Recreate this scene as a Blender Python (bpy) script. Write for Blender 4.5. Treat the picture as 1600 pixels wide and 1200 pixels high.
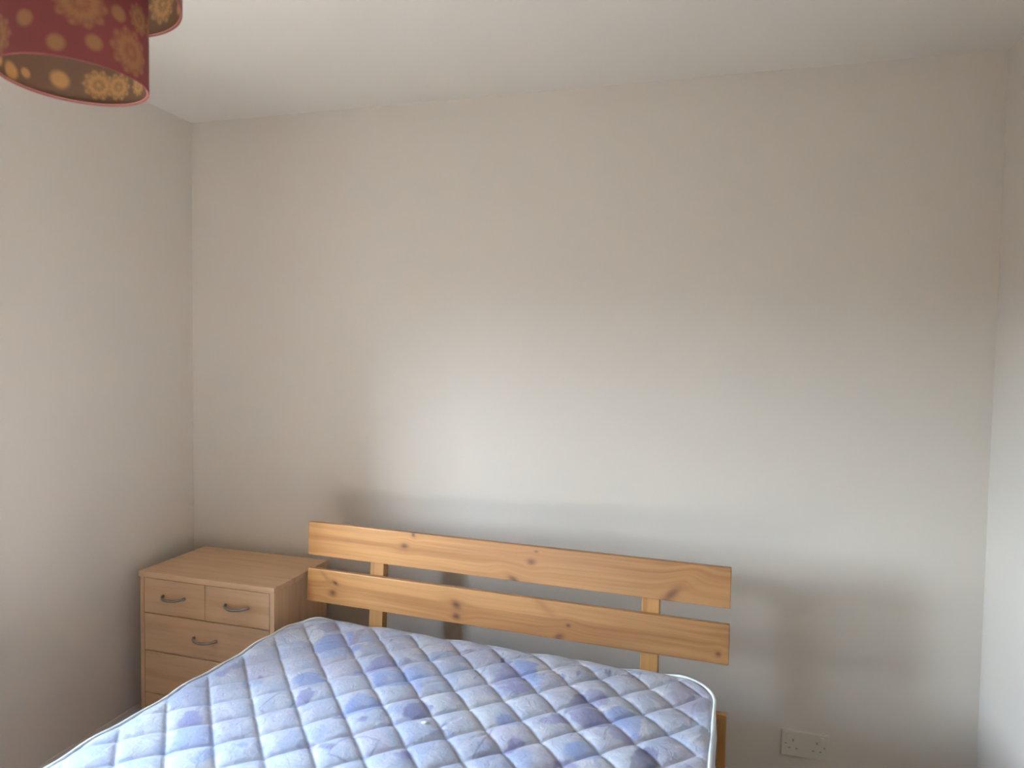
import bpy, bmesh, math, random
import numpy as np
from mathutils import Vector, Matrix, noise as mnoise
for o in list(bpy.data.objects): bpy.data.objects.remove(o)
S = bpy.context.scene
COL = S.collection

# ------------------------------------------------------------------ tuning values
EXPOSURE = 0.75
SKY_STRENGTH = 14.0
SKY_STOPS = [(0.49, (0.08, 0.075, 0.06)), (0.51, (3.3, 4.25, 5.0)), (0.60, (4.5, 5.5, 6.5)), (0.70, (2.5, 3.6, 5.2)), (0.85, (1.3, 1.9, 2.9))]
WIN = (-1.90, -1.08, 0.80, 1.76)
FILL_CUR = (-1.19, -0.95)
SUN_E, SUN_ANG, SUN_COL, SUN_AZ, SUN_EL = 150.0, 2.0, (1.0, 0.90, 0.70), 6.0, 32.0
WALLC = (0.645, 0.592, 0.525); CEILC = (0.67, 0.63, 0.565)
BEECH = ((0.62, 0.415, 0.255), (0.52, 0.325, 0.185))
PINE = ((0.55, 0.285, 0.100), (0.36, 0.155, 0.048))
PCOLS = {'lav': ((0.249, 0.249, 0.424), 0.85), 'pur': ((0.167, 0.167, 0.318), 0.85), 'dpu': ((0.129, 0.129, 0.212), 0.9), 'blu': ((0.227, 0.295, 0.514), 0.8), 'lbl': ((0.303, 0.371, 0.56), 0.75), 'mau': ((0.287, 0.257, 0.341), 0.7), 'pal': ((0.514, 0.552, 0.605), 0.8)}
TICK = [(0.0, (0.318, 0.362, 0.488)), (0.25, (0.448, 0.473, 0.532)), (0.45, (0.361, 0.407, 0.518)), (0.62, (0.506, 0.525, 0.547)), (0.8, (0.376, 0.392, 0.473)), (1.0, (0.433, 0.421, 0.488))]
SCRAP = (0.739, -0.543)
LAMPO = ((.31,.083,.085), (.44,.23,.11), (.30,.075,.07)); LAMPI = ((.34,.225,.145), (.92,.60,.26), (.30,.10,.08)); LAMPT = 0.35

# ------------------------------------------------------------------ camera, sky, exposure
CAM = (2.0426, -2.386, 1.4561); YAW, PITCH, ROLL, FPX = 0.2643, 0.0428, 0.0150, 1049.9
cam = bpy.data.cameras.new('camera'); cam_ob = bpy.data.objects.new('camera', cam); COL.objects.link(cam_ob)
cam.sensor_fit = 'HORIZONTAL'; cam.sensor_width = 36.0; cam.lens = FPX/1600*36; cam.clip_start = 0.02
fw = Vector((-math.sin(YAW)*math.cos(PITCH), math.cos(YAW)*math.cos(PITCH), -math.sin(PITCH)))
rt = Vector((math.cos(YAW), math.sin(YAW), 0)); up = rt.cross(fw)
rt, up = rt*math.cos(ROLL)+up*math.sin(ROLL), -rt*math.sin(ROLL)+up*math.cos(ROLL)
M = Matrix.Identity(4)
for i in range(3): M[i][0], M[i][1], M[i][2], M[i][3] = rt[i], up[i], -fw[i], CAM[i]
cam_ob.matrix_world = M
cam.dof.use_dof = True; cam.dof.focus_distance = 2.5; cam.dof.aperture_fstop = 2.8
S.camera = cam_ob

S.view_settings.view_transform = 'Standard'; S.view_settings.look = 'None'
S.view_settings.gamma = 1.0; S.view_settings.use_curve_mapping = False
S.view_settings.exposure = EXPOSURE
S.cycles.use_denoising = True
S.cycles.max_bounces = 14; S.cycles.diffuse_bounces = 10
S.cycles.sample_clamp_indirect = 6.0

# clear sky with a bright hazy horizon over dull ground
W = bpy.data.worlds.new('hazy_sky'); S.world = W; W.use_nodes = True
nt = W.node_tree; nt.nodes.clear()
wo = nt.nodes.new('ShaderNodeOutputWorld'); bg = nt.nodes.new('ShaderNodeBackground')
tc = nt.nodes.new('ShaderNodeTexCoord'); sx = nt.nodes.new('ShaderNodeSeparateXYZ'); rp = nt.nodes.new('ShaderNodeValToRGB')
mr = nt.nodes.new('ShaderNodeMapRange'); mr.inputs['From Min'].default_value = -1; mr.inputs['From Max'].default_value = 1
nt.links.new(tc.outputs['Generated'], sx.inputs[0]); nt.links.new(sx.outputs['Z'], mr.inputs['Value'])
nt.links.new(mr.outputs[0], rp.inputs[0]); nt.links.new(rp.outputs[0], bg.inputs[0]); nt.links.new(bg.outputs[0], wo.inputs[0])
bg.inputs[1].default_value = SKY_STRENGTH
el = rp.color_ramp.elements
el[0].position = 0.0; el[0].color = (0.08, 0.075, 0.06, 1)
el[1].position = 1.0; el[1].color = (1.1, 1.7, 2.6, 1)
for pos, c in SKY_STOPS:
    e = el.new(pos); e.color = (*c, 1)

# sun high on the left; through the window it falls on the foot of the bed and the floor, outside the picture
sun = bpy.data.lights.new('sun', 'SUN'); sun.energy = SUN_E; sun.angle = math.radians(SUN_ANG); sun.color = SUN_COL
sun_ob = bpy.data.objects.new('sun', sun); COL.objects.link(sun_ob)
sun_ob.rotation_euler = Vector((-math.cos(math.radians(SUN_AZ))*math.cos(math.radians(SUN_EL)), math.sin(math.radians(SUN_AZ))*math.cos(math.radians(SUN_EL)), math.sin(math.radians(SUN_EL)))).to_track_quat('Z', 'Y').to_euler()

# ------------------------------------------------------------------ small node toolkit
class NT:
    def __init__(s, name):
        s.m = bpy.data.materials.new(name); s.m.use_nodes = True; s.t = s.m.node_tree
        s.b = s.t.nodes['Principled BSDF']
    def n(s, kind, **kw):
        x = s.t.nodes.new('ShaderNode'+kind)
        for k, v in kw.items(): setattr(x, k, v)
        return x
    def put(s, sock, v):
        if isinstance(v, bpy.types.NodeSocket): s.t.links.new(v, sock)
        else:
            if hasattr(sock.default_value, '__len__') and isinstance(v, (tuple, list)) and len(v) == 3 and len(sock.default_value) == 4: v = (*v, 1)
            sock.default_value = v
    def math(s, op, a, b=0.0, c=0.0, clamp=False):
        x = s.n('Math', operation=op, use_clamp=clamp)
        s.put(x.inputs[0], a); s.put(x.inputs[1], b); s.put(x.inputs[2], c); return x.outputs[0]
    def mix(s, f, a, b, blend='MIX'):
        x = s.n('Mix', data_type='RGBA', blend_type=blend)
        s.put(x.inputs['Factor'], f); s.put(x.inputs[6], a); s.put(x.inputs[7], b); return x.outputs[2]
    def coords(s, scale=(1,1,1), loc=(0,0,0), kind='Object'):
        t = s.n('TexCoord'); m = s.n('Mapping'); s.t.links.new(t.outputs[kind], m.inputs[0])
        m.inputs['Scale'].default_value = scale; m.inputs['Location'].default_value = loc; return m.outputs[0]
    def noise(s, vec, scale, detail=3.0, rough=0.5, dist=0.0):
        x = s.n('TexNoise'); s.put(x.inputs['Vector'], vec); x.inputs['Scale'].default_value = scale
        x.inputs['Detail'].default_value = detail; x.inputs['Roughness'].default_value = rough
        x.inputs['Distortion'].default_value = dist; return x.outputs['Fac']
    def ramp(s, f, stops):
        x = s.n('ValToRGB'); s.put(x.inputs[0], f); e = x.color_ramp.elements
        e[0].position, e[0].color = stops[0][0], (*stops[0][1], 1); e[1].position, e[1].color = stops[-1][0], (*stops[-1][1], 1)
        for p, c in stops[1:-1]:
            q = e.new(p); q.color = (*c, 1)
        return x.outputs[0]
    def bump(s, h, dist=0.001, strength=0.5):
        x = s.n('Bump'); s.put(x.inputs['Height'], h); x.inputs['Distance'].default_value = dist
        x.inputs['Strength'].default_value = strength; s.t.links.new(x.outputs[0], s.b.inputs['Normal'])
    def base(s, col, rough=0.6, spec=0.4, metal=0.0):
        s.put(s.b.inputs['Base Color'], col); s.put(s.b.inputs['Roughness'], rough)
        s.b.inputs['Specular IOR Level'].default_value = spec; s.b.inputs['Metallic'].default_value = metal; return s

def paint(name, col, rough=0.75, grain=260.0, amt=0.05, bump=0.0004, spec=0.25):
    k = NT(name); c = k.coords(); n = k.noise(c, 2.2, 4); g = k.noise(c, grain, 2)
    dk = tuple(x*(1-amt) for x in col)
    k.base(k.mix(n, dk, col), rough, spec); k.bump(g, bump, 0.5); return k.m

def pine(name, knots, seed, light=(0.66,0.365,0.125), dark=(0.45,0.205,0.055), streaks=()):
    """orange lacquered pine; board lies in local x (length) and z (height); the grain bends round the knots"""
    k = NT(name); t = k.n('TexCoord'); sp = k.n('SeparateXYZ'); k.t.links.new(t.outputs['Object'], sp.inputs[0])
    X, Z = sp.outputs['X'], sp.outputs['Z']
    warpn = k.noise(k.coords((1.5, 8, 6), (seed, 0, 0)), 1.0, 3)
    zz = k.math('ADD', Z, k.math('MULTIPLY', k.math('SUBTRACT', warpn, 0.5), 0.035))
    kn = None; halo = None
    for (x, z, a, b, tilt) in knots:
        dx = k.math('SUBTRACT', X, x); dz = k.math('SUBTRACT', Z, z)
        dxr = k.math('ADD', k.math('MULTIPLY', dx, math.cos(tilt)), k.math('MULTIPLY', dz, math.sin(tilt)))
        dzr = k.math('SUBTRACT', k.math('MULTIPLY', dz, math.cos(tilt)), k.math('MULTIPLY', dx, math.sin(tilt)))
        q = k.math('ADD', k.math('POWER', k.math('ABSOLUTE', k.math('DIVIDE', dxr, a)), 2.0), k.math('POWER', k.math('ABSOLUTE', k.math('DIVIDE', dzr, b)), 2.0))
        core = k.math('EXPONENT', k.math('MULTIPLY', q, -0.9)); wide = k.math('EXPONENT', k.math('MULTIPLY', q, -0.11))
        zz = k.math('ADD', zz, k.math('MULTIPLY', k.math('MULTIPLY', dz, wide), -0.75))
        kn = core if kn is None else k.math('MAXIMUM', kn, core)
        halo = wide if halo is None else k.math('MAXIMUM', halo, wide)
    cb = k.n('CombineXYZ'); k.put(cb.inputs[0], k.math('MULTIPLY', X, 0.9)); k.put(cb.inputs[1], seed*1.7); k.put(cb.inputs[2], k.math('MULTIPLY', zz, 46.0))
    g1 = k.noise(cb.outputs[0], 1.0, 5, 0.55)
    cb2 = k.n('CombineXYZ'); k.put(cb2.inputs[0], k.math('MULTIPLY', X, 3.0)); k.put(cb2.inputs[1], seed); k.put(cb2.inputs[2], k.math('MULTIPLY', zz, 330.0))
    g2 = k.noise(cb2.outputs[0], 1.0, 2)
    c = k.ramp(g1, [(0.30, dark), (0.46, tuple(0.55*a+0.45*b for a, b in zip(light, dark))), (0.56, light), (0.75, tuple(min(1, x*1.12) for x in light))])
    c = k.mix(k.math('MULTIPLY', g2, 0.30), c, dark)
    # darker, browner right end: fading light painted into the wood colour
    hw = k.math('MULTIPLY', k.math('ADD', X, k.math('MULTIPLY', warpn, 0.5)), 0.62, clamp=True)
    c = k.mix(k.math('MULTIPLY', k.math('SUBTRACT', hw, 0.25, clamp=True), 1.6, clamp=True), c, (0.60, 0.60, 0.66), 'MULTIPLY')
    if halo is not None:
        c = k.mix(k.math('MULTIPLY', halo, 0.26), c, (0.36, 0.15, 0.045))
    for (x, z, a, b, tilt, amt) in streaks:
        dx = k.math('SUBTRACT', X, x); dz = k.math('SUBTRACT', Z, z)
        dxr = k.math('ADD', k.math('MULTIPLY', dx, math.cos(tilt)), k.math('MULTIPLY', dz, math.sin(tilt)))
        dzr = k.math('SUBTRACT', k.math('MULTIPLY', dz, math.cos(tilt)), k.math('MULTIPLY', dx, math.sin(tilt)))
        q = k.math('ADD', k.math('POWER', k.math('ABSOLUTE', k.math('DIVIDE', dxr, a)), 2.0), k.math('POWER', k.math('ABSOLUTE', k.math('DIVIDE', dzr, b)), 2.0))
        c = k.mix(k.math('MULTIPLY', k.math('EXPONENT', k.math('MULTIPLY', q, -1.0)), amt), c, (0.27, 0.12, 0.045))
    if kn is not None:
        speck = k.math('ADD', 0.6, k.math('MULTIPLY', g2, 0.6))
        c = k.mix(k.math('MULTIPLY', kn, speck, clamp=True), c, (0.10, 0.042, 0.022))
    k.base(c, 0.42, 0.4); k.bump(g2, 0.0004, 0.25); return k.m

def veneer(name, light, dark, along='x', seed=0.0, rough=0.45):
    k = NT(name)
    sc = {'x': (2.2, 34, 34), 'z': (34, 34, 2.2), 'y': (34, 2.2, 34)}[along]
    g = k.noise(k.coords(sc, (seed, seed*.7, seed*.3)), 1.0, 5, 0.6); f = k.noise(k.coords(tuple(s*7 for s in sc), (seed, 0, 0)), 1.0, 2)
    c = k.ramp(g, [(0.3, dark), (0.55, light), (0.8, tuple(x*1.06 for x in light))])
    k.base(k.mix(k.math('MULTIPLY', f, 0.22), c, dark), rough, 0.4); return k.m

# ------------------------------------------------------------------ mesh helpers
def link(name, me, mat=None, parent=None, loc=None):
    o = bpy.data.objects.new(name, me); COL.objects.link(o)
    if mat is not None:
        for m in (mat if isinstance(mat, (list, tuple)) else [mat]): me.materials.append(m)
    if parent is not None: o.parent = parent
    if loc is not None: o.location = loc
    return o
def bm_obj(name, bm, mat=None, parent=None, loc=None, smooth=False):
    me = bpy.data.meshes.new(name); bmesh.ops.recalc_face_normals(bm, faces=bm.faces); bm.to_mesh(me); bm.free()
    if smooth:
        for p in me.polygons: p.use_smooth = True
    return link(name, me, mat, parent, loc)
def add_box(bm, lo, hi, bevel=0.0, seg=2, mi=0):
    c = [(a+b)/2 for a, b in zip(lo, hi)]; s = [b-a for a, b in zip(lo, hi)]
    r = bmesh.ops.create_cube(bm, size=1.0, matrix=Matrix.Translation(c) @ Matrix.Diagonal((*s, 1)))
    fs = list({f for v in r['verts'] for f in v.link_faces})
    for f in fs: f.material_index = mi
    if bevel > 0:
        es = list({e for v in r['verts'] for e in v.link_edges})
        bmesh.ops.bevel(bm, geom=es, offset=bevel, segments=seg, profile=0.6, affect='EDGES')
def box_obj(name, lo, hi, mat, parent=None, bevel=0.0, seg=2, loc=None):
    bm = bmesh.new(); add_box(bm, lo, hi, bevel, seg); return bm_obj(name, bm, mat, parent, loc)
def empty(name, loc=(0,0,0), rz=0.0):
    o = bpy.data.objects.new(name, None); COL.objects.link(o); o.location = loc; o.rotation_euler = (0, 0, rz); o.empty_display_size = 0.1; return o
def tag(o, label, cat, group=None):
    o['label'] = label; o['category'] = cat
    if group: o['group'] = group
def struct(o): o['kind'] = 'structure'; return o
def tube(path, rad, seg=8, closed=False):
    """swept tube; rad is one number or one per point"""
    n = len(path); P = [Vector(p) for p in path]; vs = []; fs = []
    for i, p in enumerate(P):
        a = P[(i-1) % n] if closed or i else P[0]; b = P[(i+1) % n] if closed or i < n-1 else P[-1]
        t = (b-a).normalized(); ref = Vector((0, 0, 1)) if abs(t.z) < 0.9 else Vector((1, 0, 0))
        u = t.cross(ref).normalized(); w = t.cross(u).normalized(); r = rad[i] if hasattr(rad, '__len__') else rad
        for k in range(seg):
            a_ = 2*math.pi*k/seg; vs.append(p + u*math.cos(a_)*r + w*math.sin(a_)*r)
    for i in range(n if closed else n-1):
        j = (i+1) % n
        for k in range(seg): fs.append((i*seg+k, i*seg+(k+1) % seg, j*seg+(k+1) % seg, j*seg+k))
    if not closed: fs.append(tuple(range(seg))[::-1]); fs.append(tuple((n-1)*seg+k for k in range(seg)))
    return vs, fs
def tube_obj(name, path, rad, mat, parent=None, seg=8, closed=False):
    vs, fs = tube(path, rad, seg, closed); me = bpy.data.meshes.new(name); me.from_pydata(vs, [], fs); me.update()
    for p in me.polygons: p.use_smooth = True
    return link(name, me, mat, parent)

# ------------------------------------------------------------------ the room
RW, RH, RF = 2.9345, 2.4, -3.75          # right wall, ceiling, front wall (behind the camera)
WY0, WY1, WZ0, WZ1 = WIN                  # window opening in the left wall
TH = 0.30
m_wall = paint('wall_emulsion', WALLC, 0.8, 240, 0.03, 0.0005, 0.2)
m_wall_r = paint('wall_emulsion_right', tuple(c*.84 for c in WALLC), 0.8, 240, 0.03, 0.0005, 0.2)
m_ceil = paint('ceiling_emulsion', CEILC, 0.85, 180, 0.03, 0.0006, 0.2)
m_white = paint('white_gloss', (0.78,0.78,0.75), 0.35, 60, 0.03, 0.0001, 0.45)
k = NT('brown_carpet'); n1 = k.noise(k.coords(), 420, 3); n2 = k.noise(k.coords(), 3, 3)
k.base(k.mix(n1, (0.20,0.15,0.105), k.mix(n2, (0.36,0.285,0.21), (0.42,0.34,0.26))), 0.95, 0.1); k.bump(n1, 0.004, 0.8); m_carpet = k.m
struct(box_obj('floor', (-TH, RF-.2, -0.12), (RW+.12, .12, 0), m_carpet))
struct(box_obj('ceiling', (-TH, RF-.2, RH), (RW+.12, .12, RH+.12), m_ceil))
struct(box_obj('wall_back', (-TH, 0, 0), (RW+.12, .12, RH), m_wall))
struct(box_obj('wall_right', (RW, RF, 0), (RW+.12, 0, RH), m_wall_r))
struct(box_obj('wall_front', (-TH, RF-.2, 0), (RW+.12, RF, RH), m_wall))
bm = bmesh.new()
add_box(bm, (-TH, WY1, 0), (0, 0, RH)); add_box(bm, (-TH, RF, 0), (0, WY0, RH))
add_box(bm, (-TH, WY0, 0), (0, WY1, WZ0)); add_box(bm, (-TH, WY0, WZ1), (0, WY1, RH))
struct(bm_obj('wall_left', bm, m_wall))
def baseboard(name, pts, d, m=None, hs=1.0):                # moulded skirting run along a straight wall
    (x0, y0), (x1, y1) = pts; prof = [(0,0),(0.014,0),(0.014,0.062),(0.010,0.076),(0.005,0.087),(0,0.087)]
    vs = []; fs = []; n = len(prof)
    for (x, y) in pts:
        for (o, z) in prof: vs.append((x+d[0]*o, y+d[1]*o, z*hs))
    for i in range(n): fs.append((i, (i+1) % n, n+(i+1) % n, n+i))
    fs += [tuple(range(n))[::-1], tuple(range(n, 2*n))]
    me = bpy.data.meshes.new(name); me.from_pydata(vs, [], fs); me.update()
    bm = bmesh.new(); bm.from_mesh(me); bpy.data.meshes.remove(me); return struct(bm_obj(name, bm, m_skirt))
m_skirt = paint('skirting_paint', (0.60, 0.555, 0.49), 0.5, 60, 0.03, 0.0001, 0.35)
baseboard('baseboard_left', [(0, RF), (0, 0)], (1, 0))
baseboard('baseboard_back', [(0.014, 0), (RW-.014, 0)], (0, -1), None, .5)
baseboard('baseboard_right', [(RW, RF), (RW, 0)], (-1, 0), None, .62)
# window (outside the picture, on the left): sill, frame, casement bars, panes
bm = bmesh.new(); xo = -TH+.06; f = .055
add_box(bm, (xo-.03, WY0, WZ0), (xo+.03, WY0+f, WZ1), .004); add_box(bm, (xo-.03, WY1-f, WZ0), (xo+.03, WY1, WZ1), .004)
add_box(bm, (xo-.03, WY0+f, WZ0), (xo+.03, WY1-f, WZ0+f), .004); add_box(bm, (xo-.03, WY0+f, WZ1-f), (xo+.03, WY1-f, WZ1), .004)
ym = (WY0+WY1)/2; add_box(bm, (xo-.025, ym-.03, WZ0+f), (xo+.025, ym+.03, WZ1-f), .004)
win = struct(bm_obj('window_1', bm, m_white))
box_obj('window_sill', (xo+.03, WY0-.0, WZ0-.001), (0.03, WY1+.0, WZ0+.022), m_white, win, .006)
k = NT('clear_glass'); tr = k.n('BsdfTransparent'); gl = k.n('BsdfGlossy'); gl.inputs['Roughness'].default_value = 0.02
mx = k.n('MixShader'); mx.inputs[0].default_value = 0.05; out = k.t.nodes['Material Output']
k.t.links.new(tr.outputs[0], mx.inputs[1]); k.t.links.new(gl.outputs[0], mx.inputs[2]); k.t.links.new(mx.outputs[0], out.inputs[0])
for (a, b) in ((WY0+f, ym-.03), (ym+.03, WY1-f)):
    box_obj('pane', (xo-.004, a, WZ0+f), (xo+.004, b, WZ1-f), k.m, win)
# added cloth out of view; its glow brightens the left wall beside the window
k = NT('fill_curtain_cotton'); k.base((.74,.69,.60), .85, .1); tl = k.n('BsdfTranslucent'); k.put(tl.inputs[0], (.82,.74,.64)); ms = k.n('MixShader'); ms.inputs[0].default_value = .6
out = k.t.nodes['Material Output']; k.t.links.new(k.b.outputs[0], ms.inputs[1]); k.t.links.new(tl.outputs[0], ms.inputs[2]); k.t.links.new(ms.outputs[0], out.inputs[0])
cu = empty('fill_curtain', (.075, (FILL_CUR[0]+FILL_CUR[1])/2, .45)); tag(cu, 'unseen cream cloth added beside the window to brighten the left wall', 'fill_curtain')
NP = 61; vs = []; fs = []
for zz_ in (0, .4, .8, 1.2, 1.55):
    for i in range(NP):
        u = i/(NP-1); vs.append((.045*math.sin(u*6.2832*4.5+.3*zz_)*(1-.25*zz_/1.55), (u-.5)*(FILL_CUR[1]-FILL_CUR[0])*(1+.0*zz_), zz_))
for r_ in range(4):
    for i in range(NP-1): fs.append((r_*NP+i, r_*NP+i+1, (r_+1)*NP+i+1, (r_+1)*NP+i))
me = bpy.data.meshes.new('fill_drape'); me.from_pydata(vs, [], fs); me.update()
for p in me.polygons: p.use_smooth = True
dr = link('fill_drape', me, k.m, cu); so_ = dr.modifiers.new('thick', 'SOLIDIFY'); so_.thickness = .002
tube_obj('fill_curtain_pole', [(0, WY0-.2-cu.location.y, 1.565), (0, -.94-cu.location.y, 1.565)], .012, m_white, cu, 12)
for y_ in (WY0-.1, -1.0): tube_obj('fill_curtain_bracket', [(-.075, y_-cu.location.y, 1.565), (0, y_-cu.location.y, 1.565)], .008, m_white, cu, 8)
# sky portal in the opening
po = bpy.data.lights.new('sky_portal', 'AREA'); po.shape = 'RECTANGLE'; po.size = WZ1-WZ0; po.size_y = WY1-WY0; po.cycles.is_portal = True
pob = bpy.data.objects.new('sky_portal', po); COL.objects.link(pob); pob.location = (-TH-.02, (WY0+WY1)/2, (WZ0+WZ1)/2); pob.rotation_euler = (0, -math.pi/2, 0)

# ------------------------------------------------------------------ chest of drawers
CW, CD, CH = 0.5812, 0.3383, 0.6347
chest = empty('chest_of_drawers', (0.0705+.006, -0.0222, 0), -0.0206)
tag(chest, 'light beech chest of drawers with dark bow handles in the corner left of the bed', 'chest of drawers')
BL, BD = BEECH
m_bx = veneer('beech_veneer_long', BL, BD, 'x', 1.3); m_by = veneer('beech_veneer_side', BL, BD, 'z', 4.1)
m_bt = veneer('beech_veneer_top', BL, BD, 'x', 7.7)
k = NT('dark_recess'); k.base((0.09, 0.06, 0.04), 0.8); m_rec = k.m
k = NT('pewter_handle'); k.base(k.mix(k.noise(k.coords(), 60, 3), (0.27,0.245,0.23), (0.38,0.35,0.33)), 0.34, 0.5, 0.85); m_pew = k.m
tk = 0.018
box_obj('top_panel', (-.002, -CD-.006, CH-.021), (CW+.004, 0, CH), m_bt, chest, .002)
box_obj('side_panel', (0, -CD, 0), (tk, 0, CH-.021), m_by, chest, .001)
box_obj('side_panel', (CW-tk, -CD, 0), (CW, 0, CH-.021), m_by, chest, .001)
box_obj('back_panel', (tk, -.012, .02), (CW-tk, -.004, CH-.021), m_rec, chest)
box_obj('plinth', (tk, -CD+.03, 0), (CW-tk, -CD+.046, .055), m_bx, chest, .001)
box_obj('bottom_panel', (tk, -CD+.02, .05), (CW-tk, -.012, .066), m_bx, chest)
def bow_handle(parent, x, z):
    hw = .047; path = []; rad = []
    y = -CD-.002
    for i in range(23):
        u = -1+2*i/22; a = abs(u)
        path.append((x+u*hw, y-.004-.024*(1-a**2.6)**.8, z - .003*(1-u*u))); rad.append(.0036+.0016*(1-a**2)+(.002 if a > .93 else 0))
    path = [(x-hw, y+.004, z+.0005)] + path + [(x+hw, y+.004, z+.0005)]; rad = [.006]+rad+[.006]
    return tube_obj('handle', path, rad, m_pew, parent, 10)
rows = [(.481, .611), (.338, .478), (.178, .335), (.064, .175)]
def drawer(x0, x1, z0, z1, hs):
    bm = bmesh.new(); add_box(bm, (x0, -CD-.001, z0), (x1, -CD+.016, z1), .0015, 1)
    add_box(bm, (x0+.015, -CD+.016, z0+.012), (x1-.015, -.03, z1-.02))
    o = bm_obj('drawer', bm, m_bx, chest)
    for hx_ in hs: bow_handle(o, hx_, (z0+z1)/2 + .004)
mid = CW/2
drawer(tk+.002, mid-.001, *rows[0], [(tk+mid)/2+.000]); drawer(mid+.001, CW-tk-.002, *rows[0], [(CW-tk+mid)/2])
for r_ in rows[1:]: drawer(tk+.002, CW-tk-.002, *r_, [mid])

# ------------------------------------------------------------------ pine bed
HX, HY, HR, HZ, LEAN, SW, SG, HL, MZ = 0.7071, -0.2465, -0.0658, 0.8422, 0.0339, 0.119, 0.0485, 1.4594, 0.5149
bed = empty('double_bed', (HX, HY, 0), HR)
tag(bed, 'knotty orange pine double bed with a headboard of two wide slats, holding the quilted mattress', 'bed')
def flat(k_): return [(x, SLZ(z), a, b, t) for x, z, a, b, t in k_]
UK = [(0.390,-0.047,.013,.008,.0),(0.423,-0.005,.006,.008,.5),(0.847,-0.050,.014,.010,.0),(0.863,-0.015,.007,.004,0),(0.790,-0.115,.022,.009,-.5),(1.288,-0.100,.034,.012,.8)]
LK = [(0.108,-0.078,.015,.011,0),(0.118,-0.042,.012,.006,-.5),(0.589,-0.057,.017,.012,-.5),(0.590,-0.095,.014,.010,0),(0.975,-0.070,.008,.006,0),(0.945,-0.111,.017,.010,.5),(1.429,-0.089,.008,.008,0)]
US = [(0.84,-.047,.14,.006,0,.5),(0.70,-.035,.16,.004,-.02,.5),(0.60,-.045,.22,.006,.0,.4),(1.10,-.045,.3,.007,-.02,.35),(1.33,-.075,.05,.006,.4,.5),(.17,-.052,.02,.006,0,.35)]
LS = [(0.075,-.022,.035,.010,-.75,.55),(0.895,-.022,.05,.013,-.65,.75),(1.05,-.072,.2,.005,0,.35),(1.45,-.05,.05,.012,-.9,.45),(0.66,-.060,.10,.006,-.2,.35),(0.004,-.08,.012,.045,0,.6)]
def slat(ztop, knots, streaks, seed):
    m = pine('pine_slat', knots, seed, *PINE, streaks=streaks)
    bm = bmesh.new(); add_box(bm, (0, 0, -SW), (HL, .021, 0), .003, 2)
    o = bm_obj('headboard_slat', bm, m, bed)
    h = HZ - ztop; o.location = (0, -h*math.sin(LEAN), HZ-h*math.cos(LEAN)); o.rotation_euler = (-LEAN, 0, 0); return o
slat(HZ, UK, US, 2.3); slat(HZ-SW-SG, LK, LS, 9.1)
m_pp = None
def pine_v(name, seed):                     # upright grain
    k = NT(name); g = k.noise(k.coords((30, 30, 1.6), (seed, seed, 0)), 1.0, 5, .6); f_ = k.noise(k.coords((160, 160, 5), (seed, 0, 0)), 1.0, 2)
    L_, D_ = [tuple(v*.82 for v in q) for q in PINE]; c = k.ramp(g, [(.3, D_), (.6, L_)]); k.base(k.mix(k.math('MULTIPLY', f_, .3), c, D_), .45, .4); return k.m
m_pp = pine_v('pine_upright', 3.0)
for s_ in (.272, 1.226):
    bm = bmesh.new(); add_box(bm, (-.027, 0, -.80), (.027, .034, -.012), .003, 2)
    o = bm_obj('headboard_post', bm, m_pp, bed)
    o.location = (s_, .0215, HZ); o.rotation_euler = (-LEAN, 0, 0)
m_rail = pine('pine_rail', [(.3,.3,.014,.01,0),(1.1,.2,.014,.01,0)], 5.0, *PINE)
m_rail_y = veneer('pine_side_rail', PINE[0], PINE[1], 'y', 2.0)
box_obj('head_rail', (.0, -.028, .20), (HL-.026, -.004, .384), m_rail, bed, .003)
BLN = 1.98
for s_ in (.024, HL-.024):
    box_obj('leg', (s_-.022, -.0035, 0), (s_+.022, .02, .402), m_pp, bed, .003)
    box_obj('leg', (s_-.022, -BLN+.0, 0), (s_+.022, -BLN+.045, .388), m_pp, bed, .003)
for s_ in (.028, HL-.052):
    box_obj('side_rail', (s_, -BLN+.046, .16), (s_+.022, -.029, .304), m_rail_y, bed, .003)
box_obj('foot_rail', (.048, -BLN+.006, .16), (HL-.048, -BLN+.03, .372), m_rail, bed, .003)
m_bs = veneer('pine_base_slat', PINE[0], PINE[1], 'x', 6.0)
for i in range(14):
    box_obj('base_slat', (.052, -.13-i*.138, .290), (HL-.054, -.05-i*.138, .308), m_bs, bed, .002)

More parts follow.
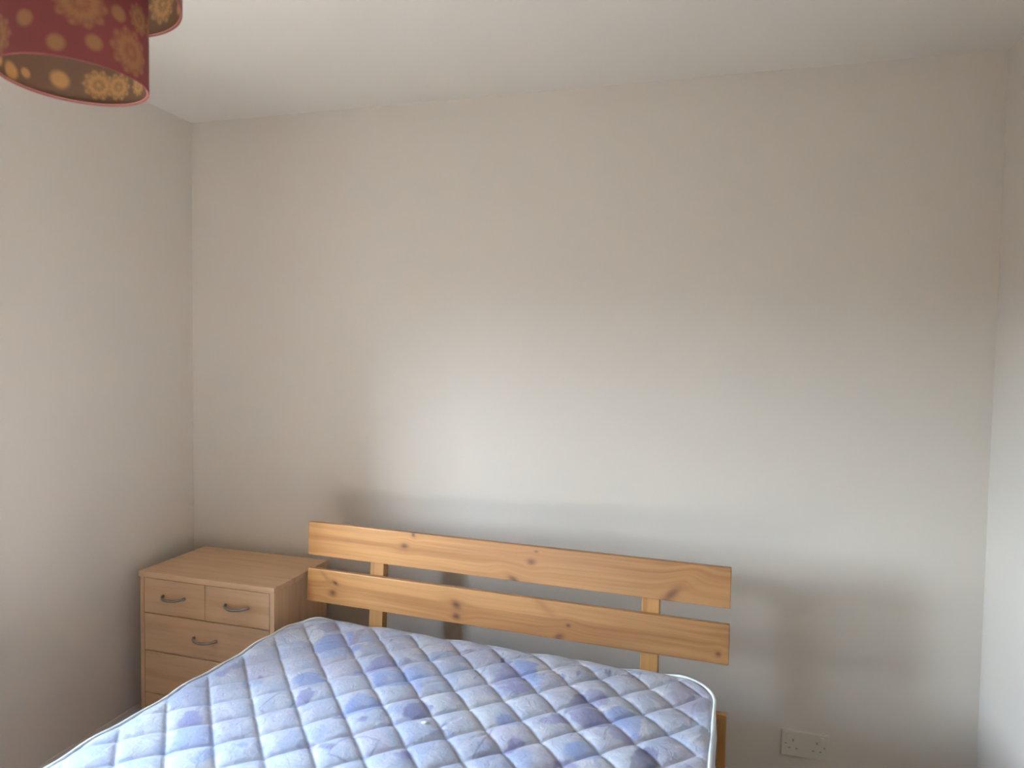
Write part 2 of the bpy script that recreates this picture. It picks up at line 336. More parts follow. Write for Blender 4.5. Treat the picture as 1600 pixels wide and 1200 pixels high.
# ------------------------------------------------------------------ mattress with quilted, printed cover
mat_root = empty('mattress', (HX, HY, 0), HR)
tag(mat_root, 'quilted double mattress printed in blue and lavender patches, bare on the pine bed', 'mattress')
S0, S1, T0, T1, RC = 0.012, 1.424, -1.93, -0.028, 0.125
MB = 0.309                                # underside
PATCHES=[
('lav',[(0.046,-0.509),(0.046,-0.471),(0.043,-0.432),(0.057,-0.423),(0.074,-0.437),(0.072,-0.477),(0.078,-0.506),(0.055,-0.515)]),
('pur',[(0.159,-0.476),(0.157,-0.454),(0.176,-0.453),(0.182,-0.464),(0.167,-0.475)]),
('lav',[(0.145,-0.755),(0.143,-0.729),(0.131,-0.699),(0.152,-0.691),(0.189,-0.707),(0.199,-0.72),(0.16,-0.756)]),
('lbl',[(0.221,-0.835),(0.191,-0.79),(0.168,-0.758),(0.212,-0.727),(0.26,-0.737),(0.304,-0.782),(0.261,-0.815)]),
('blu',[(0.355,-0.774),(0.357,-0.761),(0.374,-0.759),(0.383,-0.766),(0.375,-0.779)]),
('lav',[(0.405,-0.755),(0.411,-0.745),(0.421,-0.748),(0.421,-0.76)]),
('lbl',[(0.192,-0.862),(0.187,-0.835),(0.205,-0.824),(0.237,-0.849),(0.216,-0.857)]),
('lav',[(0.134,-0.659),(0.14,-0.652),(0.151,-0.664)]),
('pur',[(0.156,-0.51),(0.163,-0.502),(0.171,-0.515)]),
('lbl',[(0.295,-0.856),(0.298,-0.818),(0.312,-0.784),(0.333,-0.801),(0.332,-0.842),(0.327,-0.874)]),
('blu',[(0.281,-0.466),(0.268,-0.428),(0.291,-0.4),(0.33,-0.405),(0.359,-0.418),(0.351,-0.458),(0.329,-0.463)]),
('pur',[(0.352,-0.543),(0.339,-0.503),(0.346,-0.486),(0.384,-0.495),(0.387,-0.53),(0.391,-0.568),(0.376,-0.566)]),
('lav',[(0.437,-0.332),(0.432,-0.281),(0.445,-0.234),(0.467,-0.218),(0.523,-0.273),(0.538,-0.294),(0.496,-0.323),(0.461,-0.361)]),
('lav',[(0.419,-0.393),(0.414,-0.347),(0.434,-0.333),(0.462,-0.364)]),
('blu',[(0.466,-0.359),(0.499,-0.328),(0.549,-0.303),(0.592,-0.349),(0.605,-0.38),(0.559,-0.406),(0.527,-0.415)]),
('blu',[(0.505,-0.549),(0.494,-0.5),(0.503,-0.475),(0.55,-0.469),(0.589,-0.486),(0.601,-0.513),(0.578,-0.542),(0.53,-0.57)]),
('pur',[(0.502,-0.595),(0.5,-0.581),(0.515,-0.56),(0.533,-0.578),(0.522,-0.592)]),
('pur',[(0.66,-0.521),(0.658,-0.486),(0.666,-0.463),(0.681,-0.441),(0.713,-0.448),(0.727,-0.511),(0.712,-0.526),(0.691,-0.527)]),
('pur',[(0.57,-0.584),(0.57,-0.569),(0.584,-0.569),(0.592,-0.588),(0.581,-0.592)]),
('blu',[(0.549,-0.315),(0.564,-0.271),(0.602,-0.283),(0.641,-0.361),(0.608,-0.367),(0.568,-0.327)]),
('blu',[(0.195,-0.244),(0.182,-0.19),(0.192,-0.16),(0.22,-0.128),(0.248,-0.152),(0.307,-0.214),(0.278,-0.238),(0.239,-0.28)]),
('mau',[(0.122,-0.112),(0.114,-0.074),(0.129,-0.058),(0.165,-0.063),(0.199,-0.101),(0.182,-0.136),(0.16,-0.137)]),
('blu',[(0.227,-0.118),(0.252,-0.109),(0.286,-0.144),(0.309,-0.213)]),
('blu',[(0.323,-0.227),(0.322,-0.196),(0.345,-0.181),(0.345,-0.243)]),
('lbl',[(0.246,-0.299),(0.266,-0.261),(0.312,-0.231),(0.329,-0.249),(0.318,-0.277),(0.279,-0.304)]),
('mau',[(0.296,-0.18),(0.273,-0.108),(0.273,-0.072),(0.286,-0.089),(0.311,-0.174)]),
('pur',[(0.402,-0.126),(0.406,-0.118),(0.418,-0.123),(0.412,-0.135)]),
('lbl',[(0.314,-0.179),(0.302,-0.11),(0.324,-0.102),(0.359,-0.156),(0.341,-0.175)]),
('lbl',[(0.549,-0.303),(0.567,-0.276),(0.647,-0.285),(0.662,-0.31),(0.618,-0.351),(0.571,-0.32)]),
('lav',[(0.808,-0.273),(0.818,-0.245),(0.811,-0.15),(0.835,-0.148),(0.869,-0.168),(0.908,-0.224),(0.885,-0.251),(0.839,-0.286)]),
('pur',[(0.787,-0.118),(0.796,-0.1),(0.829,-0.13),(0.823,-0.149),(0.801,-0.14)]),
('blu',[(0.834,-0.135),(0.866,-0.119),(0.909,-0.12),(0.95,-0.256),(0.926,-0.235),(0.911,-0.223)]),
('blu',[(0.895,-0.453),(0.897,-0.422),(0.931,-0.42),(0.965,-0.436),(0.955,-0.459),(0.921,-0.467)]),
('pur',[(0.957,-0.565),(0.957,-0.531),(0.963,-0.507),(0.993,-0.513),(0.99,-0.536),(0.982,-0.568),(0.967,-0.566)]),
('lav',[(0.727,-0.683),(0.739,-0.659),(0.764,-0.658),(0.778,-0.68),(0.756,-0.7)]),
('pur',[(0.779,-0.53),(0.782,-0.514),(0.792,-0.529),(0.786,-0.539)]),
('lav',[(0.843,-0.296),(0.866,-0.264),(0.918,-0.244),(0.947,-0.257),(0.907,-0.301),(0.881,-0.305)]),
('blu',[(0.615,-0.37),(0.641,-0.349),(0.662,-0.404),(0.643,-0.4)]),
('mau',[(0.515,-0.276),(0.526,-0.217),(0.538,-0.227),(0.537,-0.281)]),
('pur',[(1.053,-0.364),(1.051,-0.323),(1.058,-0.266),(1.071,-0.239),(1.125,-0.29),(1.138,-0.291),(1.102,-0.315),(1.072,-0.346)]),
('pur',[(1.065,-0.359),(1.102,-0.315),(1.153,-0.311),(1.177,-0.343),(1.182,-0.384),(1.122,-0.406),(1.093,-0.389)]),
('lav',[(1.08,-0.242),(1.091,-0.208),(1.123,-0.214),(1.146,-0.222),(1.152,-0.269),(1.138,-0.291),(1.125,-0.29)]),
('blu',[(1.154,-0.306),(1.185,-0.278),(1.23,-0.282),(1.252,-0.295),(1.254,-0.348),(1.251,-0.413),(1.215,-0.376),(1.183,-0.35)]),
('lav',[(1.176,-0.391),(1.192,-0.361),(1.249,-0.414),(1.246,-0.423),(1.196,-0.433)]),
('blu',[(1.089,-0.52),(1.099,-0.491),(1.125,-0.473),(1.158,-0.482),(1.188,-0.513),(1.162,-0.534),(1.12,-0.538),(1.101,-0.537)]),
('pur',[(1.086,-0.578),(1.091,-0.552),(1.117,-0.547),(1.138,-0.559),(1.14,-0.585),(1.097,-0.601)]),
('dpu',[(1.252,-0.489),(1.257,-0.45),(1.276,-0.434),(1.294,-0.432),(1.304,-0.441),(1.308,-0.46),(1.314,-0.524),(1.258,-0.545)]),
('blu',[(0.835,-0.121),(0.878,-0.118),(0.911,-0.126),(0.911,-0.166),(0.909,-0.217),(0.876,-0.179)]),
('lbl',[(0.918,-0.22),(0.946,-0.184),(0.954,-0.231),(0.961,-0.275)]),
('lav',[(1.001,-0.428),(1.027,-0.374),(1.049,-0.366),(1.079,-0.394),(1.051,-0.423)]),
('pur',[(1.027,-0.131),(1.04,-0.12),(1.048,-0.136),(1.041,-0.148)]),
('pur',[(0.985,-0.157),(0.994,-0.147),(1.011,-0.169),(0.993,-0.166)]),
('pal',[(1.109,-0.416),(1.173,-0.438),(1.173,-0.449),(1.142,-0.453)]),
('pal',[(1.204,-0.502),(1.249,-0.44),(1.252,-0.476),(1.238,-0.514)]),
('mau',[(1.297,-0.119),(1.304,-0.055),(1.347,-0.048),(1.398,-0.075),(1.414,-0.144),(1.417,-0.207),(1.377,-0.243),(1.348,-0.223)]),
('pal',[(1.238,-0.187),(1.255,-0.192),(1.316,-0.229),(1.317,-0.244),(1.275,-0.229)]),
('lav',[(1.373,-0.476),(1.379,-0.469),(1.393,-0.491),(1.377,-0.497)]),
]
STROKES=[
(0.004,[(0.583,-0.733),(0.576,-0.707),(0.581,-0.675),(0.597,-0.65),(0.616,-0.645),(0.67,-0.651),(0.673,-0.687),(0.669,-0.719),(0.651,-0.735),(0.588,-0.733)]),
(0.006,[(0.583,-0.661),(0.589,-0.653),(0.601,-0.651)]),
(0.006,[(0.669,-0.719),(0.67,-0.707)]),
(0.0035,[(0.292,-0.486),(0.285,-0.523),(0.285,-0.579),(0.287,-0.612),(0.321,-0.62),(0.344,-0.607),(0.352,-0.578),(0.351,-0.543)]),
(0.0035,[(0.899,-0.485),(0.902,-0.525),(0.899,-0.557),(0.901,-0.599),(0.899,-0.624)]),
(0.005,[(1.098,-0.41),(1.096,-0.453)]),
(0.004,[(1.18,-0.375),(1.174,-0.41),(1.177,-0.445)]),
(0.0035,[(1.211,-0.052),(1.21,-0.103)]),
(0.0035,[(1.299,-0.057),(1.292,-0.121)]),
(0.0035,[(1.38,-0.178),(1.372,-0.203),(1.372,-0.284)]),
(0.0035,[(0.22,-0.078),(0.22,-0.049),(0.233,-0.029)]),
(0.0035,[(0.134,-0.189),(0.117,-0.139),(0.14,-0.13),(0.174,-0.139)]),
(0.0035,[(0.766,-0.154),(0.766,-0.227),(0.763,-0.272)]),
(0.0035,[(0.782,-0.077),(0.799,-0.141)]),
(0.0035,[(0.417,-0.272),(0.429,-0.247),(0.434,-0.209)]),
(0.0035,[(0.609,-0.135),(0.675,-0.088)]),
(0.006,[(0.488,-0.72),(0.484,-0.698)]),
(0.006,[(0.495,-0.72),(0.491,-0.698)]),
(0.006,[(0.502,-0.719),(0.499,-0.698)]),
(0.006,[(0.509,-0.718),(0.506,-0.698)]),
(0.006,[(0.516,-0.717),(0.513,-0.698)]),
(0.006,[(0.523,-0.716),(0.52,-0.698)]),
(0.006,[(0.543,-0.713),(0.543,-0.698)]),
(0.006,[(0.549,-0.713),(0.55,-0.698)]),
(0.006,[(0.556,-0.714),(0.556,-0.698)]),
(0.006,[(0.563,-0.714),(0.563,-0.698)]),
(0.006,[(0.569,-0.715),(0.569,-0.698)]),
(0.006,[(0.576,-0.715),(0.576,-0.699)]),
(0.005,[(1.112,-0.093),(1.111,-0.075)]),
(0.003,[(1.111,-0.077),(1.117,-0.088)]),
(0.005,[(1.122,-0.094),(1.121,-0.076)]),
(0.003,[(1.121,-0.078),(1.127,-0.089)]),
(0.005,[(1.142,-0.096),(1.141,-0.078)]),
(0.003,[(1.141,-0.079),(1.146,-0.09)]),
(0.005,[(1.152,-0.096),(1.151,-0.079)]),
(0.003,[(1.151,-0.08),(1.156,-0.091)]),
(0.005,[(1.161,-0.097),(1.161,-0.079)]),
(0.003,[(1.161,-0.081),(1.166,-0.092)]),
(0.005,[(1.171,-0.098),(1.171,-0.08)]),
(0.003,[(1.171,-0.082),(1.176,-0.092)]),
(0.005,[(1.181,-0.099),(1.181,-0.081)]),
(0.003,[(1.18,-0.082),(1.186,-0.093)]),
(0.005,[(1.191,-0.099),(1.191,-0.082)]),
(0.003,[(1.19,-0.083),(1.195,-0.094)]),
]
LATT, LOFF_A, LOFF_B = 0.1468, 0.0, 0.0
def quilt(s, t):
    a = (s+t-0.098)/0.1465; b = (s-t-0.776)/0.1485
    da = np.abs(a-np.round(a))*0.1465/1.4142; db = np.abs(b-np.round(b))*0.1485/1.4142
    pa = 1-np.clip(1-da/0.05, 0, 1)**2.6; pb = 1-np.clip(1-db/0.05, 0, 1)**2.6
    ia = np.exp(-(da/0.0035)**2); ib = np.exp(-(db/0.0045)**2)
    return -0.0075*(1-pa*(0.4+0.6*pb)) - 0.0055*(1-pb) - 0.0030*ia - 0.0034*ib
def inset(t):
    d = np.minimum(T1-t, t-T0); d = np.clip(d, 0, RC); return RC-np.sqrt(np.maximum(RC**2-(RC-d)**2, 0))
ts = np.concatenate([np.linspace(T0, -1.25, 60, endpoint=False), np.linspace(-1.25, T1-.03, 300, endpoint=False), np.linspace(T1-.03, T1, 14)])
us = np.concatenate([np.linspace(0, .03, 12, endpoint=False), np.linspace(.03, .97, 340), np.linspace(.97, 1, 13)[1:]])
U, T = np.meshgrid(us, ts)
INS = inset(T); Sg = (S0+INS) + U*((S1-S0)-2*INS)
def wav(p): return 0.0045*np.sin(p*21.0+0.6)+0.003*np.sin(p*43+1.0)
edge = np.minimum(np.minimum(Sg-S0-INS, S1-INS-Sg), np.minimum(T1-T, T-T0)); edge = np.clip(edge, 0, 1)
corner_d = np.minimum(np.hypot(np.minimum(Sg-(S0+RC), 0), np.maximum(T-(T1-RC), 0)), 1)
roll_ = np.clip(edge/0.06, 0, 1); drop = -0.013*(1-np.sqrt(np.clip(1-(1-roll_)**2, 0, 1)))
rs = np.random.RandomState(4)
wr = np.zeros_like(Sg)
for q in range(80):                         # loose wrinkles of the ticking
    cx_, cy_ = rs.uniform(S0, S1), rs.uniform(-1.3, T1); an = rs.uniform(.15, 1.1); L_ = rs.uniform(.025, .07)
    dx = (Sg-cx_)*math.cos(an)+(T-cy_)*math.sin(an); dy = -(Sg-cx_)*math.sin(an)+(T-cy_)*math.cos(an)
    wr += rs.uniform(.0010, .0024)*np.exp(-(dx/L_)**2-(dy/.007)**2)*np.where(rs.rand() > .45, 1, -1)
for q in range(26):                         # creases along the top edge and near the head end
    cx_, cy_ = rs.uniform(.15, 1.2), rs.uniform(-.22, -.04); an = rs.uniform(.55, 1.0); L_ = rs.uniform(.03, .06)
    dx = (Sg-cx_)*math.cos(an)+(T-cy_)*math.sin(an); dy = -(Sg-cx_)*math.sin(an)+(T-cy_)*math.cos(an)
    wr += -.0026*np.exp(-(dx/L_)**2-(dy/.005)**2)
undul = 0.004*np.sin(Sg*5.3+1)*np.sin(T*4.1)+0.003*np.sin(Sg*9+T*7)
Zg = MZ + 0.004 + quilt(Sg, T)*np.clip(edge/.05, 0.25, 1) + drop + wr*np.clip(edge/.02, 0, 1) + undul*np.clip(edge/.08, 0, 1)
Zg = Zg + np.where(edge < .03, (1-edge/.03), 0)*wav(T+Sg)*0.6
nr, nc = Sg.shape
vs = np.stack([Sg, T, Zg], -1).reshape(-1, 3)
idx = np.arange(nr*nc).reshape(nr, nc)
fs = np.stack([idx[:-1, :-1], idx[:-1, 1:], idx[1:, 1:], idx[1:, :-1]], -1).reshape(-1, 4)
me = bpy.data.meshes.new('quilted_top'); me.from_pydata(vs.tolist(), [], fs.tolist()); me.update()
for p in me.polygons: p.use_smooth = True
# the print: soft-edged patches, pencil-like outlines and hatching woven into the ticking
COLS = PCOLS
def inside(px, py, poly):
    r = np.zeros(px.shape, bool); n = len(poly); j = n-1
    for i in range(n):
        xi, yi = poly[i]; xj, yj = poly[j]
        c = ((yi > py) != (yj > py)) & (px < (xj-xi)*(py-yi)/((yj-yi) if abs(yj-yi) > 1e-9 else 1e-9)+xi); r ^= c; j = i
    return r
def segd(px, py, pts, closed=False):
    d = np.full(px.shape, 9.0); m = len(pts)
    for i in range(m if closed else m-1):
        ax, ay = pts[i]; bx, by = pts[(i+1) % m]; ll = (bx-ax)**2+(by-ay)**2+1e-12
        h = np.clip(((px-ax)*(bx-ax)+(py-ay)*(by-ay))/ll, 0, 1); d = np.minimum(d, np.hypot(px-ax-h*(bx-ax), py-ay-h*(by-ay)))
    return d
fx, fy = vs[:, 0], vs[:, 1]
jx = 0.004*np.sin(fx*130+fy*70)+.003*np.sin(fy*210); jy = 0.004*np.sin(fy*120-fx*90)+.003*np.sin(fx*190)
rgba = np.zeros((len(vs), 4)); rgba[:, 3] = 0
def lay(a, col):
    al = rgba[:, 3]; na = a+al*(1-a); c = np.array(col)
    rgba[:, :3] = np.where(na[:, None] > 1e-6, (a[:, None]*c+rgba[:, :3]*(al*(1-a))[:, None])/np.maximum(na, 1e-6)[:, None], 0); rgba[:, 3] = na
PP = list(PATCHES)
far = rs.uniform(0, 1, (60, 6))
for q in far:                               # the print goes on towards the foot of the bed
    c_ = (0.08+1.25*q[0], -1.9+.92*q[1]); r0 = .03+.06*q[2]; n_ = 5+int(3*q[3])
    PP.append((['lav', 'blu', 'pur', 'lbl', 'mau'][int(q[4]*4.99)], [(c_[0]+r0*(.6+.4*math.sin(7*q[5]+i*2))*math.cos(6.283*i/n_+q[5]*6), c_[1]+r0*(.6+.4*math.cos(5*q[5]+i))*math.sin(6.283*i/n_+q[5]*6)) for i in range(n_)]))
for nm, poly in PP:
    xs_ = [p[0] for p in poly]; ys_ = [p[1] for p in poly]
    sel = np.where((fx > min(xs_)-.02) & (fx < max(xs_)+.02) & (fy > min(ys_)-.02) & (fy < max(ys_)+.02))[0]
    if not len(sel): continue
    px, py = fx[sel]+jx[sel]*.7, fy[sel]+jy[sel]*.7
    ins = inside(px, py, poly); dd = segd(px, py, poly, True); sd = np.where(ins, dd, -dd)
    a = np.zeros(len(vs)); col, st = COLS[nm]
    a[sel] = np.clip(sd/.005+.5, 0, 1)*st*(0.86+.14*np.sin(px*70+py*40)); lay(a, col)
for w, pts in STROKES:
    xs_ = [p[0] for p in pts]; ys_ = [p[1] for p in pts]
    sel = np.where((fx > min(xs_)-.02) & (fx < max(xs_)+.02) & (fy > min(ys_)-.02) & (fy < max(ys_)+.02))[0]
    if not len(sel): continue
    a = np.zeros(len(vs)); a[sel] = np.exp(-(segd(fx[sel], fy[sel], pts)/(w*.62))**2)*.62; lay(a, (.17, .155, .25))
ca = me.color_attributes.new('print', 'FLOAT_COLOR', 'POINT'); ca.data.foreach_set('color', rgba.astype(np.float32).ravel())
k = NT('quilted_ticking')
at = k.n('Attribute'); at.attribute_name = 'print'
co = k.coords((1, 1, 1)); wn = k.n('TexNoise'); k.put(wn.inputs['Vector'], co); wn.inputs['Scale'].default_value = 9; wn.inputs['Detail'].default_value = 3
mxv = k.n('Mix', data_type='VECTOR'); mxv.inputs[0].default_value = 0.10; k.put(mxv.inputs[4], co); k.put(mxv.inputs[5], wn.outputs['Color'])
vo = k.n('TexVoronoi'); k.put(vo.inputs['Vector'], mxv.outputs[1]); vo.inputs['Scale'].default_value = 11; vo.inputs['Randomness'].default_value = 1
sep = k.n('SeparateColor'); k.put(sep.inputs[0], vo.outputs['Color'])
basec = k.ramp(sep.outputs[0], TICK)
wash = k.noise(co, 26, 4, .6, 1.2)
basec = k.mix(k.math('MULTIPLY', k.math('SUBTRACT', wash, .42, clamp=True), 1.9, clamp=True), basec, (.35, .35, .43))
basec = k.mix(k.math('MULTIPLY', k.math('SUBTRACT', k.noise(k.coords((1, 1, 1), (3, 5, 0)), 17, 3, .6, .8), .5, clamp=True), 3.2, clamp=True), basec, (.58, .57, .58))
c = k.mix(at.outputs['Alpha'], basec, at.outputs['Color'])
wv = k.noise(k.coords((1, 1, 1)), 900, 2)
k.base(k.mix(k.math('MULTIPLY', wv, .10), c, (.3, .3, .36)), .8, .2)
k.b.inputs['Sheen Weight'].default_value = .1
k.bump(k.noise(k.coords((1, 1, 1)), 48, 5, .6, 1.4), .006, .5)
link('quilted_top', me, k.m, mat_root)
m_tick = paint('mattress_border_ticking', (.56, .58, .66), .85, 300, .12, .0006, .15)
k = NT('white_piping'); k.base(k.mix(k.noise(k.coords(), 300, 2), (.66,.70,.66), (.78,.80,.77)), .7, .25); m_pip = k.m
def outline(off=0.0, n=14):
    pts = []; r = RC
    for (cx_, cy_, a0) in ((S1-r, T1-r, 0), (S0+r, T1-r, 90), (S0+r, T0+r, 180), (S1-r, T0+r, 270)):
        for i in range(n):
            a = math.radians(a0+90*i/(n-1)); pts.append((cx_+(r+off)*math.cos(a), cy_+(r+off)*math.sin(a)))
    dense = []
    for i, p in enumerate(pts):
        q = pts[(i+1) % len(pts)]; L_ = math.hypot(q[0]-p[0], q[1]-p[1]); m_ = max(1, int(L_/.02))
        for j in range(m_): dense.append((p[0]+(q[0]-p[0])*j/m_, p[1]+(q[1]-p[1])*j/m_))
    return dense
OUT = outline()
def pip_z(x, y):                           # the tape sits lower along the head end than along the sides
    return float(MZ - .006 + .6*wav(np.float64(y+x)) - .007*np.clip(1-(T1-y)/.05, 0, 1)*np.clip((S1-.10-x)/.05, 0, 1)*np.clip((x-S0-.06)/.05, 0, 1))
ztop = [pip_z(x, y) for x, y in OUT]
tube_obj('piping', [(x+0.0, y, z) for (x, y), z in zip(outline(.003), ztop)], .0046, m_pip, mat_root, 8, True)
tube_obj('piping', [(x, y, MB+.012) for (x, y) in outline(.004)], .0062, m_pip, mat_root, 8, True)
bm = bmesh.new(); rings = []
for kf, off in ((0, .0), (.12, .006), (.5, .011), (.88, .006), (1, .0)):
    OO = outline(off); rings.append([bm.verts.new((x, y, z*(1-kf)+(MB+.008)*kf)) for (x, y), z in zip(OO, ztop)] if len(OO) == len(OUT) else None)
n_ = len(OUT)
for a, b in zip(rings[:-1], rings[1:]):
    for i in range(min(len(a), len(b))): bm.faces.new((a[i], a[(i+1) % n_], b[(i+1) % n_], b[i]))
bot = [bm.verts.new((x, y, MB)) for x, y in outline(-.012)] if len(outline(-.012)) == n_ else None
if bot:
    for i in range(n_): bm.faces.new((rings[-1][i], rings[-1][(i+1) % n_], bot[(i+1) % n_], bot[i]))
    bm.faces.new(bot)
else: bm.faces.new(rings[-1])
bm_obj('border', bm, m_tick, mat_root, smooth=True)
# a scrap of white fluff lying on the cover
vv = SCRAP
bm = bmesh.new(); bmesh.ops.create_icosphere(bm, subdivisions=2, radius=1.0)
for v in bm.verts:
    nn = mnoise.noise(v.co*1.7); v.co = Vector((v.co.x*.009*(1+.5*nn), v.co.y*.004*(1+.4*nn), v.co.z*.0035*(1+.4*nn)))
fl = bm_obj('fluff_scrap', bm, paint('white_fluff', (.9, .92, .84), .9, 200, .05), None, smooth=True)
cr, sr = math.cos(HR), math.sin(HR)
i_ = int(np.argmin((fx-vv[0])**2+(fy-vv[1])**2))
fl.location = (HX+cr*vv[0]-sr*vv[1], HY+sr*vv[0]+cr*vv[1], float(Zg.reshape(-1)[i_])+.0025); fl.rotation_euler = (0, 0, .3)
tag(fl, 'tiny white scrap of fluff lying on the middle of the mattress', 'fluff')

# ------------------------------------------------------------------ wall socket low on the back wall
m_pl = paint('cream_plastic', (.60, .565, .49), .45, 80, .02, .0001, .35)
k = NT('socket_slot'); k.base((.33, .32, .28), .7); m_slot = k.m
so = empty('wall_socket', (2.432, 0, .168))
tag(so, 'cream double power socket low on the back wall right of the bed', 'socket')
bm = bmesh.new(); add_box(bm, (-.073, -.010, -.043), (.073, 0, .043), .003, 2); bm_obj('face_plate', bm, m_pl, so)
for sx_ in (-.037, .037):
    box_obj('switch', (sx_-.0+(-.022 if sx_ < 0 else .010), -.0135, .014), (sx_+(-.010 if sx_ < 0 else .022), -.0095, .034), m_pl, so, .0015)
    for lo_, hi_ in (((sx_-.003, -.0106, .008), (sx_+.003, -.0098, .017)), ((sx_-.015, -.0106, -.017), (sx_-.008, -.0098, -.012)), ((sx_+.008, -.0106, -.017), (sx_+.015, -.0098, -.012))):
        box_obj('pin_hole', lo_, hi_, m_slot, so)
    for zz_ in (0,):
        bm = bmesh.new(); bmesh.ops.create_cone(bm, cap_ends=True, segments=12, radius1=.003, radius2=.0028, depth=.002, matrix=Matrix.Translation((sx_*1.62, -.0105, zz_)) @ Matrix.Rotation(math.pi/2, 4, 'X')); bm_obj('screw', bm, m_slot, so)

# ------------------------------------------------------------------ pendant lamp: two stacked red drums printed with gold rosettes
LX, LY, LZ, LR = 0.891, -1.349, 1.962, 0.125
lamp = empty('pendant_lamp', (LX, LY, LZ))
tag(lamp, 'red two-tier drum pendant lampshade printed with gold flowers, hanging from the ceiling', 'lamp')
def rosette(dx, dz, R):                     # 0..1 gold coverage of one printed flower
    r = np.hypot(dx, dz)/R; a = np.arctan2(dz, dx)
    if R < .0215: return np.clip((1.05-r)/.42, 0, 1)
    pet = .94+.06*np.cos(a*10); g = np.clip((pet-r)/.16, 0, 1)
    rings = .74+.26*np.cos(r*13+.5*np.cos(a*10))+.14*np.sin(a*23+r*9); return g*np.clip(rings, .42, 1)
def drum(name, R, z0, z1, spots, parent):
    na, nz = 420, max(24, int((z1-z0)/.0026)); th = .0016
    A, Zz = np.meshgrid(np.linspace(0, 2*np.pi, na, endpoint=False), np.linspace(z0, z1, nz))
    g = np.zeros_like(A)
    for (a0, zc, rr) in spots:
        da = (A-a0+np.pi) % (2*np.pi)-np.pi; g = np.maximum(g, rosette(da*R, Zz-zc, rr))
    hem = np.minimum(Zz-z0, z1-Zz); g = g*np.clip(hem/.004, 0, 1)
    objs = []
    for nm, rad, cols, rev in (('outer', R, LAMPO, False), ('inner', R-th, LAMPI, True)):
        pass
    V = []; F = []; Cc = []
    for rad, cols in ((R, LAMPO), (R-th, LAMPI)):
        V.append(np.stack([rad*np.cos(A), rad*np.sin(A), Zz], -1).reshape(-1, 3))
        b, o = np.array(cols[0]), np.array(cols[1]); h = np.array(cols[2]); cc = b+(o-b)*g.reshape(-1, 1)
        hm = np.clip(1-hem.reshape(-1, 1)/.006, 0, 1); cc = cc*(1-hm)+h*hm; Cc.append(np.concatenate([cc, np.ones((len(cc), 1))], 1))
    n0 = na*nz; ii = np.arange(n0).reshape(nz, na); nx = np.roll(ii, -1, 1)
    F += np.stack([ii[:-1], nx[:-1], nx[1:], ii[1:]], -1).reshape(-1, 4).tolist()
    F += (np.stack([ii[:-1], ii[1:], nx[1:], nx[:-1]], -1).reshape(-1, 4)+n0).tolist()
    for row in (0, nz-1):
        q = np.stack([ii[row], ii[row]+n0, nx[row]+n0, nx[row]], -1); F += (q if row == 0 else q[:, ::-1]).tolist()
    me = bpy.data.meshes.new(name); me.from_pydata(np.concatenate(V).tolist(), [], F); me.update()
    ca = me.color_attributes.new('print', 'FLOAT_COLOR', 'POINT'); ca.data.foreach_set('color', np.concatenate(Cc).astype(np.float32).ravel())
    for p in me.polygons: p.use_smooth = True
    return link(name, me, m_shade, parent)
k = NT('lamp_fabric'); at = k.n('Attribute'); at.attribute_name = 'print'
wv = k.noise(k.coords((1, 1, 2.5)), 380, 2)
k.base(k.mix(k.math('MULTIPLY', wv, .25), at.outputs['Color'], (.10, .04, .03)), .75, .2)
tl = k.n('BsdfTranslucent'); k.put(tl.inputs[0], at.outputs['Color']); ms = k.n('MixShader'); ms.inputs[0].default_value = LAMPT
out = k.t.nodes['Material Output']; k.t.links.new(k.b.outputs[0], ms.inputs[1]); k.t.links.new(tl.outputs[0], ms.inputs[2]); k.t.links.new(ms.outputs[0], out.inputs[0])
m_shade = k.m
low = [(-1.343,.060,.0165),(-.951,.023,.0165),(-.495,.037,.0160),(-.661,.100,.047),(.057,.047,.046),(-1.85,.036,.040),(.25,.118,.030),
       (-2.45,.10,.046),(-2.6,.03,.016),(-.15,.105,.016),(-1.6,.13,.03),(-1.15,.125,.016),
       (-2.90,.022,.019),(3.12,.031,.011),(2.618,.040,.020),(2.06,.042,.033),(1.74,.040,.030),(1.30,.037,.022),(2.3,.15,.040),(1.2,.15,.040),(.75,.03,.016),(.7,.12,.03)]
upp = [(.52,.188,.020),(.95,.20,.016),(-.25,.205,.035),(-.8,.19,.016),(-1.3,.22,.045),(.15,.26,.045),(1.35,.23,.045),(1.9,.2,.016),(2.4,.24,.045),(3.0,.2,.03),(-2.0,.2,.016),(-2.5,.25,.045),(-.5,.29,.02),(.72,.28,.02)]
lo_ = drum('lower_shade', LR, 0, .195, low, lamp)
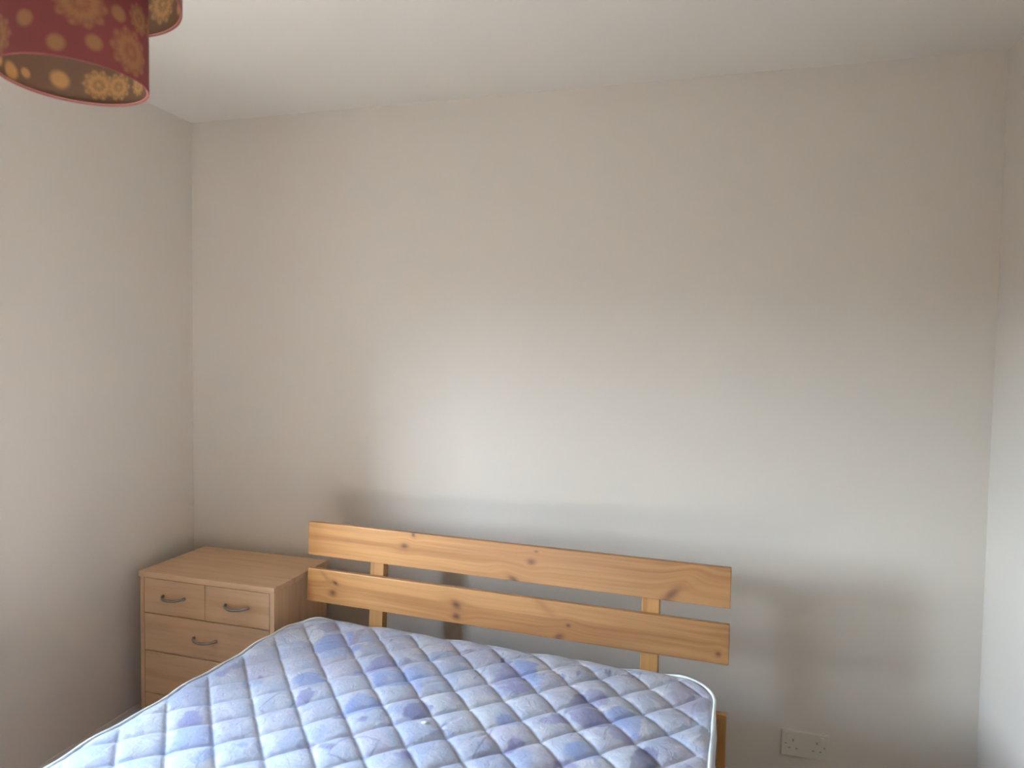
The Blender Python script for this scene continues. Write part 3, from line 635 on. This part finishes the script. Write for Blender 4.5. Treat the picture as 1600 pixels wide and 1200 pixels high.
up_ = drum('upper_shade', LR*1.48, .168, .345, upp, lamp)
k = NT('lamp_wire'); k.base((.34, .13, .11), .5, .3, .0); m_wire = k.m
for R_, z_ in ((LR-.003, .004), (LR-.003, .191), (LR*1.48-.003, .172), (LR*1.48-.003, .341)):
    tube_obj('wire_ring', [(R_*math.cos(a*math.pi/24), R_*math.sin(a*math.pi/24), z_) for a in range(48)], .0015, m_wire, lamp, 6, True)
for a in (0, 2.094, 4.189):
    tube_obj('spoke', [(.022*math.cos(a), .022*math.sin(a), .30), ((LR*1.48-.003)*math.cos(a), (LR*1.48-.003)*math.sin(a), .341)], .0015, m_wire, lamp, 6)
    tube_obj('spoke', [((LR-.003)*math.cos(a), (LR-.003)*math.sin(a), .191), ((LR*1.48-.003)*math.cos(a), (LR*1.48-.003)*math.sin(a), .172)], .0015, m_wire, lamp, 6)
def lathe(name, prof, mat, parent, seg=24):
    vs = []; fs = []
    for r_, z_ in prof:
        for q in range(seg): vs.append((r_*math.cos(6.28319*q/seg), r_*math.sin(6.28319*q/seg), z_))
    for i in range(len(prof)-1):
        for q in range(seg): fs.append((i*seg+q, i*seg+(q+1) % seg, (i+1)*seg+(q+1) % seg, (i+1)*seg+q))
    fs += [tuple(range(seg))[::-1], tuple((len(prof)-1)*seg+q for q in range(seg))]
    me = bpy.data.meshes.new(name); me.from_pydata(vs, [], fs); me.update()
    for p in me.polygons: p.use_smooth = True
    return link(name, me, mat, parent)
zc = RH-LZ
lathe('lamp_holder', [(.012,.36),(.020,.352),(.022,.30),(.018,.262),(.014,.255)], m_pl, lamp)
lathe('bulb', [(.012,.258),(.014,.24),(.024,.215),(.030,.19),(.028,.168),(.018,.152),(.003,.147)], paint('opal_glass', (.85,.85,.82), .25), lamp)
lathe('ceiling_rose', [(.050,zc),(.050,zc-.010),(.042,zc-.022),(.014,zc-.030),(.006,zc-.034)], m_pl, lamp)
tube_obj('cord', [(0, 0, .355), (0, 0, zc-.03)], .004, m_pl, lamp, 8)
